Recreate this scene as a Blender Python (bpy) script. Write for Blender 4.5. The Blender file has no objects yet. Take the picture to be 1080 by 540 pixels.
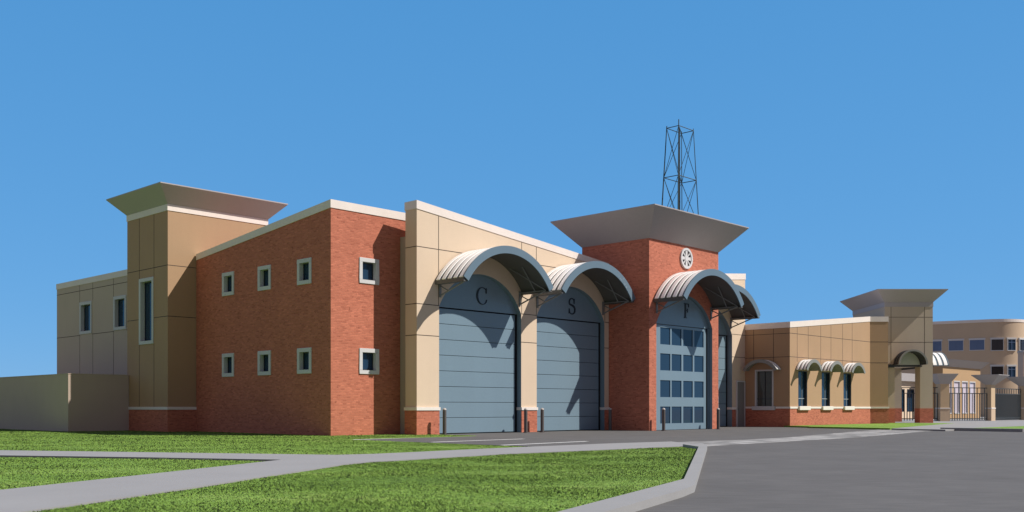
import bpy, bmesh, math, random
import numpy as np
from mathutils import Vector, Matrix
random.seed(7)
S = bpy.context.scene
COL = S.collection
R = math.radians

# ------------------------------------------------------------------ camera, sky, sun, exposure
cam_d = bpy.data.cameras.new("camera")
cam = bpy.data.objects.new("camera", cam_d)
COL.objects.link(cam)
cam.location = (0, 0, 1.2)
cam.rotation_euler = (R(90), 0, 0)
cam_d.sensor_width = 36
cam_d.lens = 34.97
cam_d.shift_y = 0.1481
cam_d.clip_start = 0.1
cam_d.clip_end = 3000
S.camera = cam

SUN_EL = R(44.5)
SUN_AZ = math.atan2(0.9914, -0.1305)          # compass angle from +Y towards +X
w = bpy.data.worlds.new("World")
S.world = w
w.use_nodes = True
wn, wl = w.node_tree.nodes, w.node_tree.links
bg = wn["Background"]
sky = wn.new("ShaderNodeTexSky")
sky.sky_type = 'NISHITA'
sky.sun_disc = False
sky.sun_elevation = SUN_EL
sky.sun_rotation = SUN_AZ
sky.altitude = 1500
sky.air_density = 1.0
sky.dust_density = 0.15
sky.ozone_density = 2.5
# clear deep blue towards the north, unseen fill cloud added overhead and behind
tcw = wn.new("ShaderNodeTexCoord")
sxyz = wn.new("ShaderNodeSeparateXYZ"); wl.new(tcw.outputs["Generated"], sxyz.inputs[0])
gr = wn.new("ShaderNodeValToRGB"); wl.new(sxyz.outputs[2], gr.inputs[0])
ge = gr.color_ramp.elements
ge[0].position = 0.0; ge[0].color = (1.1, 3.65, 7.3, 1)
ge[1].position = 0.45; ge[1].color = (0.68, 2.95, 6.5, 1)
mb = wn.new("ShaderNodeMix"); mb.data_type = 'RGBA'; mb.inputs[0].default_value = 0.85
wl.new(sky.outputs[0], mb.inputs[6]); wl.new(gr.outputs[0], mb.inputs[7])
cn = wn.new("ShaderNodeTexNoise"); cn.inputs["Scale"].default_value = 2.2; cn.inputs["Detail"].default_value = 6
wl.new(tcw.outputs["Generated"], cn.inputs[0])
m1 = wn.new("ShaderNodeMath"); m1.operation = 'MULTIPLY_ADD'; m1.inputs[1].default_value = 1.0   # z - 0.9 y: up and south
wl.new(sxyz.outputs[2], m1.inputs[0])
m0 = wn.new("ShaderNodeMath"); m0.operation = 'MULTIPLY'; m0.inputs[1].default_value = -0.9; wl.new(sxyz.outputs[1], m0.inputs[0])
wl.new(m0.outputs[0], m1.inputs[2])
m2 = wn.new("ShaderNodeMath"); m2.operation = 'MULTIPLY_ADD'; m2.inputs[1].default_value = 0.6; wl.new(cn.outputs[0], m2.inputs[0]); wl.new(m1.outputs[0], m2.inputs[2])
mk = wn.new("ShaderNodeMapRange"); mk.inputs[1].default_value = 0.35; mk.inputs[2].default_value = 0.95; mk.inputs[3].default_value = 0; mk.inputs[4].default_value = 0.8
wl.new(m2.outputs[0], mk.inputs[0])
mc = wn.new("ShaderNodeMix"); mc.data_type = 'RGBA'; mc.inputs[7].default_value = (2.2, 1.72, 1.85, 1)  # made-up cloud's pinkish tone, set to neutralise fill on shaded walls
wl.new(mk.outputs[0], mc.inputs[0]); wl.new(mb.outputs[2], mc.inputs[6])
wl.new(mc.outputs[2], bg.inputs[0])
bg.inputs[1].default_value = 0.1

sun_d = bpy.data.lights.new("sun", 'SUN')
sun_d.energy = 5.0
sun_d.angle = R(0.5)
sun_d.color = (1.0, 0.945, 0.87)
sun = bpy.data.objects.new("sun", sun_d)
COL.objects.link(sun)
sd = Vector((math.sin(SUN_AZ) * math.cos(SUN_EL), math.cos(SUN_AZ) * math.cos(SUN_EL), math.sin(SUN_EL)))
sun.rotation_euler = sd.to_track_quat('Z', 'Y').to_euler()
sun.location = sd * 200

S.view_settings.view_transform = 'Standard'
S.view_settings.look = 'None'
S.view_settings.exposure = 0.1
S.view_settings.gamma = 1
S.view_settings.use_curve_mapping = False

# ------------------------------------------------------------------ materials
def new_mat(name):
    m = bpy.data.materials.new(name)
    m.use_nodes = True
    nt = m.node_tree
    return m, nt.nodes, nt.links, nt.nodes["Principled BSDF"]

def ramp(n, stops):
    r = n.new("ShaderNodeValToRGB")
    e = r.color_ramp.elements
    while len(e) < len(stops):
        e.new(0.5)
    for el, (p, c) in zip(e, stops):
        el.position = p
        el.color = (*c, 1) if len(c) == 3 else c
    return r

def surf(name, base, rough=0.7, var=0.08, scale=1.2, fine=25, bump=0.0, metallic=0.0, spec=0.4, streak=0.0):
    """painted or cast surface with broad tone drift, fine grain and optional weathering streaks"""
    m, n, l, b = new_mat(name)
    tc = n.new("ShaderNodeTexCoord")
    a = n.new("ShaderNodeTexNoise"); a.inputs["Scale"].default_value = scale; a.inputs["Detail"].default_value = 5
    f = n.new("ShaderNodeTexNoise"); f.inputs["Scale"].default_value = fine; f.inputs["Detail"].default_value = 3
    l.new(tc.outputs["Object"], a.inputs[0]); l.new(tc.outputs["Object"], f.inputs[0])
    mx = n.new("ShaderNodeMath"); mx.operation = 'ADD'
    l.new(a.outputs[0], mx.inputs[0]); l.new(f.outputs[0], mx.inputs[1])
    last = mx.outputs[0]
    if streak:
        mp = n.new("ShaderNodeMapping"); mp.inputs["Scale"].default_value = (2.2, 2.2, 0.12)
        l.new(tc.outputs["Object"], mp.inputs[0])
        s = n.new("ShaderNodeTexNoise"); s.inputs["Scale"].default_value = 1.6; s.inputs["Detail"].default_value = 4
        l.new(mp.outputs[0], s.inputs[0])
        ms = n.new("ShaderNodeMath"); ms.operation = 'MULTIPLY_ADD'
        ms.inputs[1].default_value = streak; l.new(s.outputs[0], ms.inputs[0]); l.new(last, ms.inputs[2])
        sb = n.new("ShaderNodeMath"); sb.operation = 'SUBTRACT'; sb.inputs[1].default_value = streak * 0.5
        l.new(ms.outputs[0], sb.inputs[0]); last = sb.outputs[0]
    lo = tuple(c * (1 - var) for c in base); hi = tuple(min(1, c * (1 + var)) for c in base)
    r = ramp(n, [(0.3, lo), (0.7, hi)])
    hf = n.new("ShaderNodeMath"); hf.operation = 'MULTIPLY'; hf.inputs[1].default_value = 0.5
    l.new(last, hf.inputs[0]); l.new(hf.outputs[0], r.inputs[0])
    l.new(r.outputs[0], b.inputs["Base Color"])
    b.inputs["Roughness"].default_value = rough
    b.inputs["Metallic"].default_value = metallic
    b.inputs["Specular IOR Level"].default_value = spec
    if bump:
        bp = n.new("ShaderNodeBump"); bp.inputs["Strength"].default_value = bump; bp.inputs["Distance"].default_value = 0.01
        l.new(f.outputs[0], bp.inputs["Height"]); l.new(bp.outputs[0], b.inputs["Normal"])
    return m

def brick_mat(name, c1, c2, dark, mortar, bw=0.205, bh=0.07):
    m, n, l, b = new_mat(name)
    tc = n.new("ShaderNodeTexCoord")
    sp = n.new("ShaderNodeSeparateXYZ"); l.new(tc.outputs["Object"], sp.inputs[0])
    ad = n.new("ShaderNodeMath"); ad.operation = 'ADD'
    l.new(sp.outputs[0], ad.inputs[0]); l.new(sp.outputs[1], ad.inputs[1])
    cb = n.new("ShaderNodeCombineXYZ"); l.new(ad.outputs[0], cb.inputs[0]); l.new(sp.outputs[2], cb.inputs[1])
    bt = n.new("ShaderNodeTexBrick")
    bt.inputs["Color1"].default_value = (0, 0, 0, 1)
    bt.inputs["Color2"].default_value = (1, 1, 1, 1)
    bt.inputs["Scale"].default_value = 1
    bt.inputs["Brick Width"].default_value = bw
    bt.inputs["Row Height"].default_value = bh
    bt.inputs["Mortar Size"].default_value = 0.007
    bt.inputs["Mortar Smooth"].default_value = 0.2
    l.new(cb.outputs[0], bt.inputs["Vector"])
    # each brick gets its own tone, a few burnt dark
    r = ramp(n, [(0.0, dark), (0.06, dark), (0.14, c1), (0.6, c2), (1.0, tuple(min(1, x * 1.18) for x in c2))])
    l.new(bt.outputs["Color"], r.inputs[0])
    nz = n.new("ShaderNodeTexNoise"); nz.inputs["Scale"].default_value = 0.5; nz.inputs["Detail"].default_value = 6
    l.new(tc.outputs["Object"], nz.inputs[0])
    n2 = n.new("ShaderNodeTexNoise"); n2.inputs["Scale"].default_value = 9; n2.inputs["Detail"].default_value = 4
    l.new(tc.outputs["Object"], n2.inputs[0])
    sm = n.new("ShaderNodeMath"); sm.operation = 'ADD'; l.new(nz.outputs[0], sm.inputs[0]); l.new(n2.outputs[0], sm.inputs[1])
    mr = n.new("ShaderNodeMapRange"); mr.inputs[1].default_value = 0.6; mr.inputs[2].default_value = 1.4
    mr.inputs[3].default_value = 0.88; mr.inputs[4].default_value = 1.12
    l.new(sm.outputs[0], mr.inputs[0])
    mm = n.new("ShaderNodeMix"); mm.data_type = 'RGBA'; mm.blend_type = 'MULTIPLY'; mm.inputs[0].default_value = 1
    l.new(r.outputs[0], mm.inputs[6]); l.new(mr.outputs[0], mm.inputs[7])
    # small burnt flecks
    n3 = n.new("ShaderNodeTexNoise"); n3.inputs["Scale"].default_value = 6.5; n3.inputs["Detail"].default_value = 2
    l.new(tc.outputs["Object"], n3.inputs[0])
    fl = ramp(n, [(0.0, (0.52, 0.48, 0.46)), (0.30, (0.62, 0.58, 0.56)), (0.355, (1, 1, 1))]); l.new(n3.outputs[0], fl.inputs[0])
    mf = n.new("ShaderNodeMix"); mf.data_type = 'RGBA'; mf.blend_type = 'MULTIPLY'; mf.inputs[0].default_value = 1
    l.new(mm.outputs[2], mf.inputs[6]); l.new(fl.outputs[0], mf.inputs[7])
    mm = mf
    mo = n.new("ShaderNodeMix"); mo.data_type = 'RGBA'; mo.inputs[7].default_value = (*mortar, 1)
    l.new(bt.outputs["Fac"], mo.inputs[0]); l.new(mm.outputs[2], mo.inputs[6])
    l.new(mo.outputs[2], b.inputs["Base Color"])
    b.inputs["Roughness"].default_value = 0.9
    b.inputs["Specular IOR Level"].default_value = 0.2
    bp = n.new("ShaderNodeBump"); bp.inputs["Strength"].default_value = 0.5; bp.inputs["Distance"].default_value = 0.012; bp.invert = True
    l.new(bt.outputs["Fac"], bp.inputs["Height"]); l.new(bp.outputs[0], b.inputs["Normal"])
    return m

def glass_mat(name, base, rough=0.03, spec=0.5):
    m, n, l, b = new_mat(name)
    b.inputs["Base Color"].default_value = (*base, 1)
    b.inputs["Roughness"].default_value = rough
    b.inputs["Specular IOR Level"].default_value = spec
    tc = n.new("ShaderNodeTexCoord")
    nz = n.new("ShaderNodeTexNoise"); nz.inputs["Scale"].default_value = 0.6
    l.new(tc.outputs["Object"], nz.inputs[0])
    bp = n.new("ShaderNodeBump"); bp.inputs["Strength"].default_value = 0.08; bp.inputs["Distance"].default_value = 0.02
    l.new(nz.outputs[0], bp.inputs["Height"]); l.new(bp.outputs[0], b.inputs["Normal"])
    return m

def grass_mat(name, blades):
    m, n, l, b = new_mat(name)
    tc = n.new("ShaderNodeTexCoord")
    big = n.new("ShaderNodeTexNoise"); big.inputs["Scale"].default_value = 0.35; big.inputs["Detail"].default_value = 6
    mid = n.new("ShaderNodeTexNoise"); mid.inputs["Scale"].default_value = 3.0; mid.inputs["Detail"].default_value = 6; mid.inputs["Roughness"].default_value = 0.7
    fin = n.new("ShaderNodeTexNoise"); fin.inputs["Scale"].default_value = 11.0; fin.inputs["Detail"].default_value = 3
    gm = n.new('ShaderNodeMapping'); gm.inputs['Scale'].default_value = (0.55, 1.5, 1); l.new(tc.outputs['Object'], gm.inputs[0])
    for q in (big, mid):
        l.new(gm.outputs[0], q.inputs[0])
    for q in (fin,):
        l.new(tc.outputs["Object"], q.inputs[0])
    s1 = n.new("ShaderNodeMath"); s1.operation = 'ADD'; l.new(big.outputs[0], s1.inputs[0]); l.new(mid.outputs[0], s1.inputs[1])
    s2 = n.new("ShaderNodeMath"); s2.operation = 'ADD'; l.new(s1.outputs[0], s2.inputs[0]); l.new(fin.outputs[0], s2.inputs[1])
    s3 = n.new("ShaderNodeMath"); s3.operation = 'MULTIPLY'; s3.inputs[1].default_value = 0.3333; l.new(s2.outputs[0], s3.inputs[0])
    q_ = 1.06 if blades else 0.86
    r = ramp(n, [(p_, tuple(c_ * q_ for c_ in col_)) for p_, col_ in ((0.35, (0.08, 0.15, 0.025)), (0.43, (0.16, 0.28, 0.043)), (0.53, (0.23, 0.39, 0.062)), (0.64, (0.34, 0.46, 0.12)))])
    l.new(s3.outputs[0], r.inputs[0])
    l.new(r.outputs[0], b.inputs["Base Color"])
    b.inputs["Roughness"].default_value = 0.75
    b.inputs["Specular IOR Level"].default_value = 0.2
    if blades:      # thin blades scatter light like the sward, not like little mirrors
        up = n.new("ShaderNodeCombineXYZ"); up.inputs[2].default_value = 1.0
        gm2 = n.new("ShaderNodeNewGeometry"); mxn = n.new("ShaderNodeMix"); mxn.data_type = 'VECTOR'; mxn.inputs[0].default_value = 1.0
        l.new(gm2.outputs["Normal"], mxn.inputs[4]); l.new(up.outputs[0], mxn.inputs[5]); l.new(mxn.outputs[1], b.inputs["Normal"])
    else:
        bp = n.new("ShaderNodeBump"); bp.inputs["Strength"].default_value = 0.9; bp.inputs["Distance"].default_value = 0.05
        l.new(s2.outputs[0], bp.inputs["Height"]); l.new(bp.outputs[0], b.inputs["Normal"])
    return m

def asphalt_mat(name):
    m, n, l, b = new_mat(name)
    tc = n.new("ShaderNodeTexCoord")
    a = n.new("ShaderNodeTexNoise"); a.inputs["Scale"].default_value = 0.5; a.inputs["Detail"].default_value = 7; a.inputs["Roughness"].default_value = 0.65
    f = n.new("ShaderNodeTexNoise"); f.inputs["Scale"].default_value = 60; f.inputs["Detail"].default_value = 2
    v = n.new("ShaderNodeTexVoronoi"); v.inputs["Scale"].default_value = 45
    mp = n.new("ShaderNodeMapping"); mp.inputs["Scale"].default_value = (0.5, 2.2, 1)
    k = n.new("ShaderNodeTexNoise"); k.inputs["Scale"].default_value = 3.5; k.inputs["Detail"].default_value = 6
    l.new(tc.outputs["Object"], mp.inputs[0]); l.new(mp.outputs[0], k.inputs[0])
    for q in (a, f, v):
        l.new(tc.outputs["Object"], q.inputs[0])
    s1 = n.new("ShaderNodeMath"); s1.operation = 'ADD'; l.new(a.outputs[0], s1.inputs[0]); l.new(f.outputs[0], s1.inputs[1])
    s2 = n.new("ShaderNodeMath"); s2.operation = 'ADD'; l.new(s1.outputs[0], s2.inputs[0]); l.new(k.outputs[0], s2.inputs[1])
    s3 = n.new("ShaderNodeMath"); s3.operation = 'MULTIPLY'; s3.inputs[1].default_value = 0.3333; l.new(s2.outputs[0], s3.inputs[0])
    r = ramp(n, [(0.3, (0.09, 0.087, 0.086)), (0.5, (0.122, 0.118, 0.117)), (0.7, (0.165, 0.16, 0.157))])
    l.new(s3.outputs[0], r.inputs[0])
    sp = ramp(n, [(0.0, (1.35, 1.35, 1.35)), (0.12, (1.0, 1.0, 1.0))])
    l.new(v.outputs["Distance"], sp.inputs[0])
    mm = n.new("ShaderNodeMix"); mm.data_type = 'RGBA'; mm.blend_type = 'MULTIPLY'; mm.inputs[0].default_value = 1
    l.new(r.outputs[0], mm.inputs[6]); l.new(sp.outputs[0], mm.inputs[7])
    l.new(mm.outputs[2], b.inputs["Base Color"])
    b.inputs["Roughness"].default_value = 0.92
    b.inputs["Specular IOR Level"].default_value = 0.15
    bp = n.new("ShaderNodeBump"); bp.inputs["Strength"].default_value = 0.4; bp.inputs["Distance"].default_value = 0.006
    l.new(f.outputs[0], bp.inputs["Height"]); l.new(bp.outputs[0], b.inputs["Normal"])
    return m

def paver_mat(name):
    m, n, l, b = new_mat(name)
    tc = n.new("ShaderNodeTexCoord")
    mp = n.new("ShaderNodeMapping"); mp.inputs["Rotation"].default_value = (0, 0, R(-46))
    l.new(tc.outputs["Object"], mp.inputs[0])
    bt = n.new("ShaderNodeTexBrick")
    bt.inputs["Color1"].default_value = (0.17, 0.165, 0.16, 1); bt.inputs["Color2"].default_value = (0.40, 0.39, 0.38, 1)
    bt.inputs["Mortar"].default_value = (0.12, 0.12, 0.12, 1)
    bt.inputs["Scale"].default_value = 1; bt.inputs["Brick Width"].default_value = 0.9; bt.inputs["Row Height"].default_value = 0.55
    bt.inputs["Mortar Size"].default_value = 0.02
    l.new(mp.outputs[0], bt.inputs["Vector"])
    nz = n.new("ShaderNodeTexNoise"); nz.inputs["Scale"].default_value = 1.5; nz.inputs["Detail"].default_value = 6
    l.new(tc.outputs["Object"], nz.inputs[0])
    r = ramp(n, [(0.3, (0.7, 0.7, 0.7)), (0.7, (1.2, 1.2, 1.2))]); l.new(nz.outputs[0], r.inputs[0])
    mm = n.new("ShaderNodeMix"); mm.data_type = 'RGBA'; mm.blend_type = 'MULTIPLY'; mm.inputs[0].default_value = 1
    l.new(bt.outputs["Color"], mm.inputs[6]); l.new(r.outputs[0], mm.inputs[7])
    l.new(mm.outputs[2], b.inputs["Base Color"])
    b.inputs["Roughness"].default_value = 0.9
    return m

M = {}
M['brick'] = brick_mat("red_brick", (0.445, 0.145, 0.09), (0.475, 0.16, 0.10), (0.385, 0.122, 0.076), (0.46, 0.18, 0.12))
M['cream'] = surf("cream_stucco", (0.65, 0.51, 0.375), 0.85, 0.06, 0.5, 30, 0.15, streak=0.35)
M['tan'] = surf("tan_stucco", (0.40, 0.258, 0.152), 0.85, 0.06, 0.5, 30, 0.15, streak=0.35)
M['greige'] = surf("greige_stucco", (0.49, 0.41, 0.315), 0.85, 0.06, 0.5, 30, 0.15, streak=0.35)
M['beige'] = surf('warm_beige_stucco', (0.50, 0.40, 0.315), 0.85, 0.06, 0.5, 30, 0.15, streak=0.35)
M['wall'] = surf("taupe_masonry", (0.46, 0.36, 0.295), 0.9, 0.06, 0.6, 22, 0.2, streak=0.3)
M['brown'] = surf("brown_stucco", (0.53, 0.40, 0.28), 0.85, 0.06, 0.4, 20, 0.15, streak=0.3)
M['ochre'] = surf("ochre_stucco", (0.43, 0.28, 0.15), 0.85, 0.05, 0.4, 20)
M['coping'] = surf("pale_coping", (0.74, 0.66, 0.605), 0.7, 0.05, 0.8, 14, streak=0.4)
M['white'] = surf("white_trim", (0.76, 0.70, 0.65), 0.6, 0.05, 1.0, 14)
M['surround'] = surf("cast_stone_surround", (0.56, 0.555, 0.56), 0.8, 0.06, 1.0, 30)
M['joint'] = surf("dark_panel_joint", (0.07, 0.055, 0.045), 0.9, 0.1)
M['door'] = surf("blue_grey_door_paint", (0.175, 0.25, 0.305), 0.3, 0.05, 0.6, 12, streak=0.4)
M['seal_and_dark'] = surf("black_seal_and_dark_interior", (0.012, 0.012, 0.014), 0.8, 0.1)
M['letter'] = surf("dark_navy_lettering", (0.012, 0.025, 0.04), 0.5, 0.1)
M['sheet'] = surf("white_roof_sheet", (0.94, 0.93, 0.92), 0.25, 0.02, 1, 10, spec=0.5)
M['gap'] = surf("dark_sheet_seam", (0.10, 0.085, 0.08), 0.7, 0.1)
M['soffit'] = surf("grey_metal_soffit", (0.12, 0.115, 0.11), 0.55, 0.08, 1, 12, metallic=0.2)
M['fascia'] = surf("blue_grey_fascia", (0.125, 0.185, 0.235), 0.4, 0.05, 1, 12)
M['gutter'] = surf('dark_gutter_metal', (0.10, 0.095, 0.09), 0.5, 0.1)
M['steel'] = surf("grey_bracket_steel", (0.20, 0.20, 0.20), 0.5, 0.1)
M['hat'] = surf("grey_eave_panel", (0.36, 0.335, 0.335), 0.7, 0.05, 0.5, 10, streak=0.3)
M['hatlight'] = surf("grey_eave_panel_pale", (0.39, 0.36, 0.36), 0.7, 0.05, 0.5, 10)
M['roofing'] = surf("grey_roof_membrane", (0.25, 0.24, 0.23), 0.9, 0.1)
M['glass'] = glass_mat("navy_window_glass", (0.017, 0.042, 0.08), 0.04, 0.25)
M['glassblue'] = glass_mat("blue_window_glass", (0.10, 0.15, 0.26))
M['glassdim'] = glass_mat("brown_window_glass", (0.03, 0.022, 0.02))
M['glasspale'] = glass_mat("pale_window_glass", (0.62, 0.56, 0.64), 0.15)
M['glassgrey'] = glass_mat("grey_window_glass", (0.075, 0.07, 0.06))
M['tymp'] = surf("grey_green_panel", (0.5, 0.5, 0.45), 0.5, 0.05)
M['frame'] = surf("dark_window_frame", (0.03, 0.035, 0.045), 0.5, 0.1)
M['mullion'] = surf("pale_window_bar", (0.33, 0.36, 0.38), 0.5, 0.05)
M['bollard'] = surf("weathered_steel_bollard", (0.10, 0.085, 0.08), 0.55, 0.15, 3, 30)
M['bollardcap'] = surf("pale_bollard_cap", (0.5, 0.45, 0.42), 0.6, 0.1)
M['mast'] = surf("dark_galvanised_steel", (0.025, 0.05, 0.06), 0.5, 0.1)
M['fence'] = surf("dark_fence_paint", (0.04, 0.046, 0.048), 0.5, 0.1)
M['awning'] = surf("grey_awning_metal", (0.24, 0.24, 0.225), 0.45, 0.06)
M['concrete'] = surf("pale_concrete_walk", (0.285, 0.28, 0.28), 0.9, 0.07, 0.7, 45, 0.2)
M['kerb'] = surf("kerb_concrete", (0.28, 0.277, 0.275), 0.9, 0.08, 1.0, 40, 0.2)
M['paint'] = surf("worn_white_road_paint", (0.72, 0.72, 0.71), 0.9, 0.18, 2.5, 30)
M['earth'] = surf('dry_earth', (0.24, 0.19, 0.145), 0.95, 0.15, 0.1, 3)
M['asphalt'] = asphalt_mat("asphalt")
M['pavers'] = paver_mat("worn_pavers")
M['lawn'] = grass_mat("lawn_turf", False)
M['blade'] = grass_mat("grass_blades", True)
M['persondoor'] = surf("grey_steel_door", (0.22, 0.21, 0.20), 0.6, 0.05)

# ------------------------------------------------------------------ mesh helpers
class MB:
    def __init__(s):
        s.v = []; s.f = []; s.m = []
    def face(s, pts, mi=0):
        i = len(s.v); s.v += [tuple(p) for p in pts]; s.f.append(tuple(range(i, i + len(pts)))); s.m.append(mi)
    def hexa(s, p, mi=0):
        """8 points: bottom ring 0-3, top ring 4-7"""
        i = len(s.v); s.v += [tuple(q) for q in p]
        for q in ((3, 2, 1, 0), (4, 5, 6, 7), (0, 1, 5, 4), (1, 2, 6, 5), (2, 3, 7, 6), (3, 0, 4, 7)):
            s.f.append(tuple(i + k for k in q)); s.m.append(mi)
    def box(s, x0, x1, y0, y1, z0, z1, mi=0):
        s.hexa([(x0, y0, z0), (x1, y0, z0), (x1, y1, z0), (x0, y1, z0), (x0, y0, z1), (x1, y0, z1), (x1, y1, z1), (x0, y1, z1)], mi)
    def prism(s, poly, axis, a0, a1, mi=0, side=None):
        """extrude a 2D polygon: axis 'y' takes (x,z), axis 'x' takes (y,z), axis 'z' takes (x,y)"""
        def P(p, a):
            return (p[0], a, p[1]) if axis == 'y' else (a, p[0], p[1]) if axis == 'x' else (p[0], p[1], a)
        n = len(poly); i = len(s.v)
        s.v += [P(p, a0) for p in poly] + [P(p, a1) for p in poly]
        s.f.append(tuple(range(i, i + n))); s.m.append(mi)
        s.f.append(tuple(range(i + 2 * n - 1, i + n - 1, -1))); s.m.append(mi)
        for k in range(n):
            k2 = (k + 1) % n
            s.f.append((i + k, i + n + k, i + n + k2, i + k2))
            s.m.append(side[k] if side else mi)
    def strip(s, A, B, mi=0):
        """quads between two equally long open chains"""
        i = len(s.v); n = len(A); s.v += [tuple(p) for p in A] + [tuple(p) for p in B]
        for k in range(n - 1):
            s.f.append((i + k, i + k + 1, i + n + k + 1, i + n + k)); s.m.append(mi)
    def solid_strip(s, A, B, C, D, mi=0):
        """closed bar swept along four parallel chains (corners in order)"""
        ch = [A, B, C, D]; n = len(A); i = len(s.v)
        for c in ch: s.v += [tuple(p) for p in c]
        for j in range(4):
            j2 = (j + 1) % 4
            for k in range(n - 1):
                s.f.append((i + j * n + k, i + j * n + k + 1, i + j2 * n + k + 1, i + j2 * n + k)); s.m.append(mi)
        s.f.append(tuple(i + j * n for j in range(4))); s.m.append(mi)
        s.f.append(tuple(i + j * n + n - 1 for j in (3, 2, 1, 0))); s.m.append(mi)
    def rod(s, p, q, r, seg=6, mi=0, r2=None):
        p = Vector(p); q = Vector(q); d = (q - p).normalized(); r2 = r if r2 is None else r2
        a = d.orthogonal().normalized(); b = d.cross(a); i = len(s.v)
        for c, rr in ((p, r), (q, r2)):
            for k in range(seg):
                t = 2 * math.pi * k / seg
                s.v.append(tuple(c + a * (rr * math.cos(t)) + b * (rr * math.sin(t))))
        for k in range(seg):
            k2 = (k + 1) % seg
            s.f.append((i + k, i + k2, i + seg + k2, i + seg + k)); s.m.append(mi)
        s.f.append(tuple(i + k for k in range(seg - 1, -1, -1))); s.m.append(mi)
        s.f.append(tuple(i + seg + k for k in range(seg))); s.m.append(mi)
    def build(s, name, mats, parent=None, loc=None, smooth=False, bevel=0.0):
        me = bpy.data.meshes.new(name)
        me.from_pydata(s.v, [], s.f)
        for m in (mats if isinstance(mats, (list, tuple)) else [mats]):
            me.materials.append(M[m])
        me.polygons.foreach_set("material_index", s.m)
        bm = bmesh.new(); bm.from_mesh(me)
        bmesh.ops.remove_doubles(bm, verts=bm.verts, dist=1e-5)
        bmesh.ops.recalc_face_normals(bm, faces=bm.faces)
        bm.to_mesh(me); bm.free()
        if smooth:
            me.polygons.foreach_set("use_smooth", [True] * len(me.polygons))
        o = bpy.data.objects.new(name, me); COL.objects.link(o)
        if parent: o.parent = parent
        if loc: o.location = loc
        if smooth:
            es = o.modifiers.new("split", 'EDGE_SPLIT'); es.split_angle = R(35)
        if bevel:
            bv = o.modifiers.new("bevel", 'BEVEL'); bv.width = bevel; bv.segments = 1; bv.limit_method = 'ANGLE'; bv.angle_limit = R(40)
        return o

def MBmesh(b):
    me = bpy.data.meshes.new("joint_lines"); me.from_pydata(b.v, [], b.f)
    bm = bmesh.new(); bm.from_mesh(me); bmesh.ops.recalc_face_normals(bm, faces=bm.faces); bm.to_mesh(me); bm.free()
    return me
def separate_pieces(name):
    """give every loose piece of the parts with this name a mesh object of its own"""
    for o in [q for q in bpy.data.objects if q.type == 'MESH' and q.name.split('.')[0] == name]:
        bm = bmesh.new(); bm.from_mesh(o.data); bm.verts.ensure_lookup_table()
        seen = set(); groups = []
        for v in bm.verts:
            if v.index in seen: continue
            st = [v]; seen.add(v.index); g_ = []
            while st:
                q = st.pop(); g_.append(q.index)
                for e in q.link_edges:
                    w_ = e.other_vert(q)
                    if w_.index not in seen: seen.add(w_.index); st.append(w_)
            groups.append(set(g_))
        bm.free()
        if len(groups) < 2: continue
        src = o.data
        for gi, g_ in enumerate(groups):
            me = src.copy(); b2 = bmesh.new(); b2.from_mesh(me); b2.verts.ensure_lookup_table()
            bmesh.ops.delete(b2, geom=[v for v in b2.verts if v.index not in g_], context='VERTS'); b2.to_mesh(me); b2.free()
            if gi == 0: o.data = me
            else:
                c = o.copy(); c.data = me; COL.objects.link(c); c.parent = o.parent
def tag(o, label, cat, group=None):
    o['label'] = label; o['category'] = cat
    if group: o['group'] = group
    return o
def empty(name, loc, rz=0.0):
    o = bpy.data.objects.new(name, None); COL.objects.link(o); o.location = loc; o.rotation_euler = (0, 0, rz)
    o.empty_display_size = 0.3
    return o
def structure(o):
    o['kind'] = 'structure'; return o

# local frame of the station: x runs along the front to the right, y runs into the building
A0 = Vector((-7.652, 42.0, 0)); ANG = math.atan2(0.72381, 0.69)
UX, UY = 0.69, 0.72381
def f2w(u, v):
    return (A0.x + u * UX - v * UY, A0.y + u * UY + v * UX)

def wall_x(mb, x0, x1, y0, y1, z0, ztop, holes=(), mi=0):
    """wall running along x between y0 and y1, holes = (x0,x1,z0,z1); ztop may slope"""
    zt = ztop if callable(ztop) else (lambda a: ztop)
    xs = sorted({x0, x1, *[h[0] for h in holes], *[h[1] for h in holes]})
    for a, b in zip(xs, xs[1:]):
        hs = sorted([h for h in holes if h[0] <= a + 1e-6 and h[1] >= b - 1e-6], key=lambda h: h[2])
        z = z0
        for h in hs:
            mb.box(a, b, y0, y1, z, h[2], mi); z = h[3]
        mb.hexa([(a, y0, z), (b, y0, z), (b, y1, z), (a, y1, z), (a, y0, zt(a)), (b, y0, zt(b)), (b, y1, zt(b)), (a, y1, zt(a))], mi)
def wall_y(mb, y0, y1, x0, x1, z0, ztop, holes=(), mi=0):
    t = MB(); wall_x(t, y0, y1, x0, x1, z0, ztop, holes, mi)
    i = len(mb.v); mb.v += [(p[1], p[0], p[2]) for p in t.v]
    mb.f += [tuple(i + k for k in f) for f in t.f]; mb.m += t.m

def arc(xc, hw, zs, rise, n=28):
    """points of a segmental arch from right springing to left springing"""
    r = (hw * hw + rise * rise) / (2 * rise); zc = zs + rise - r
    t0 = math.asin(hw / r) if rise <= hw else math.pi - math.asin(hw / r)
    return [(xc + r * math.sin(t0 - 2 * t0 * k / n), zc + r * math.cos(t0 - 2 * t0 * k / n)) for k in range(n + 1)]

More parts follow.
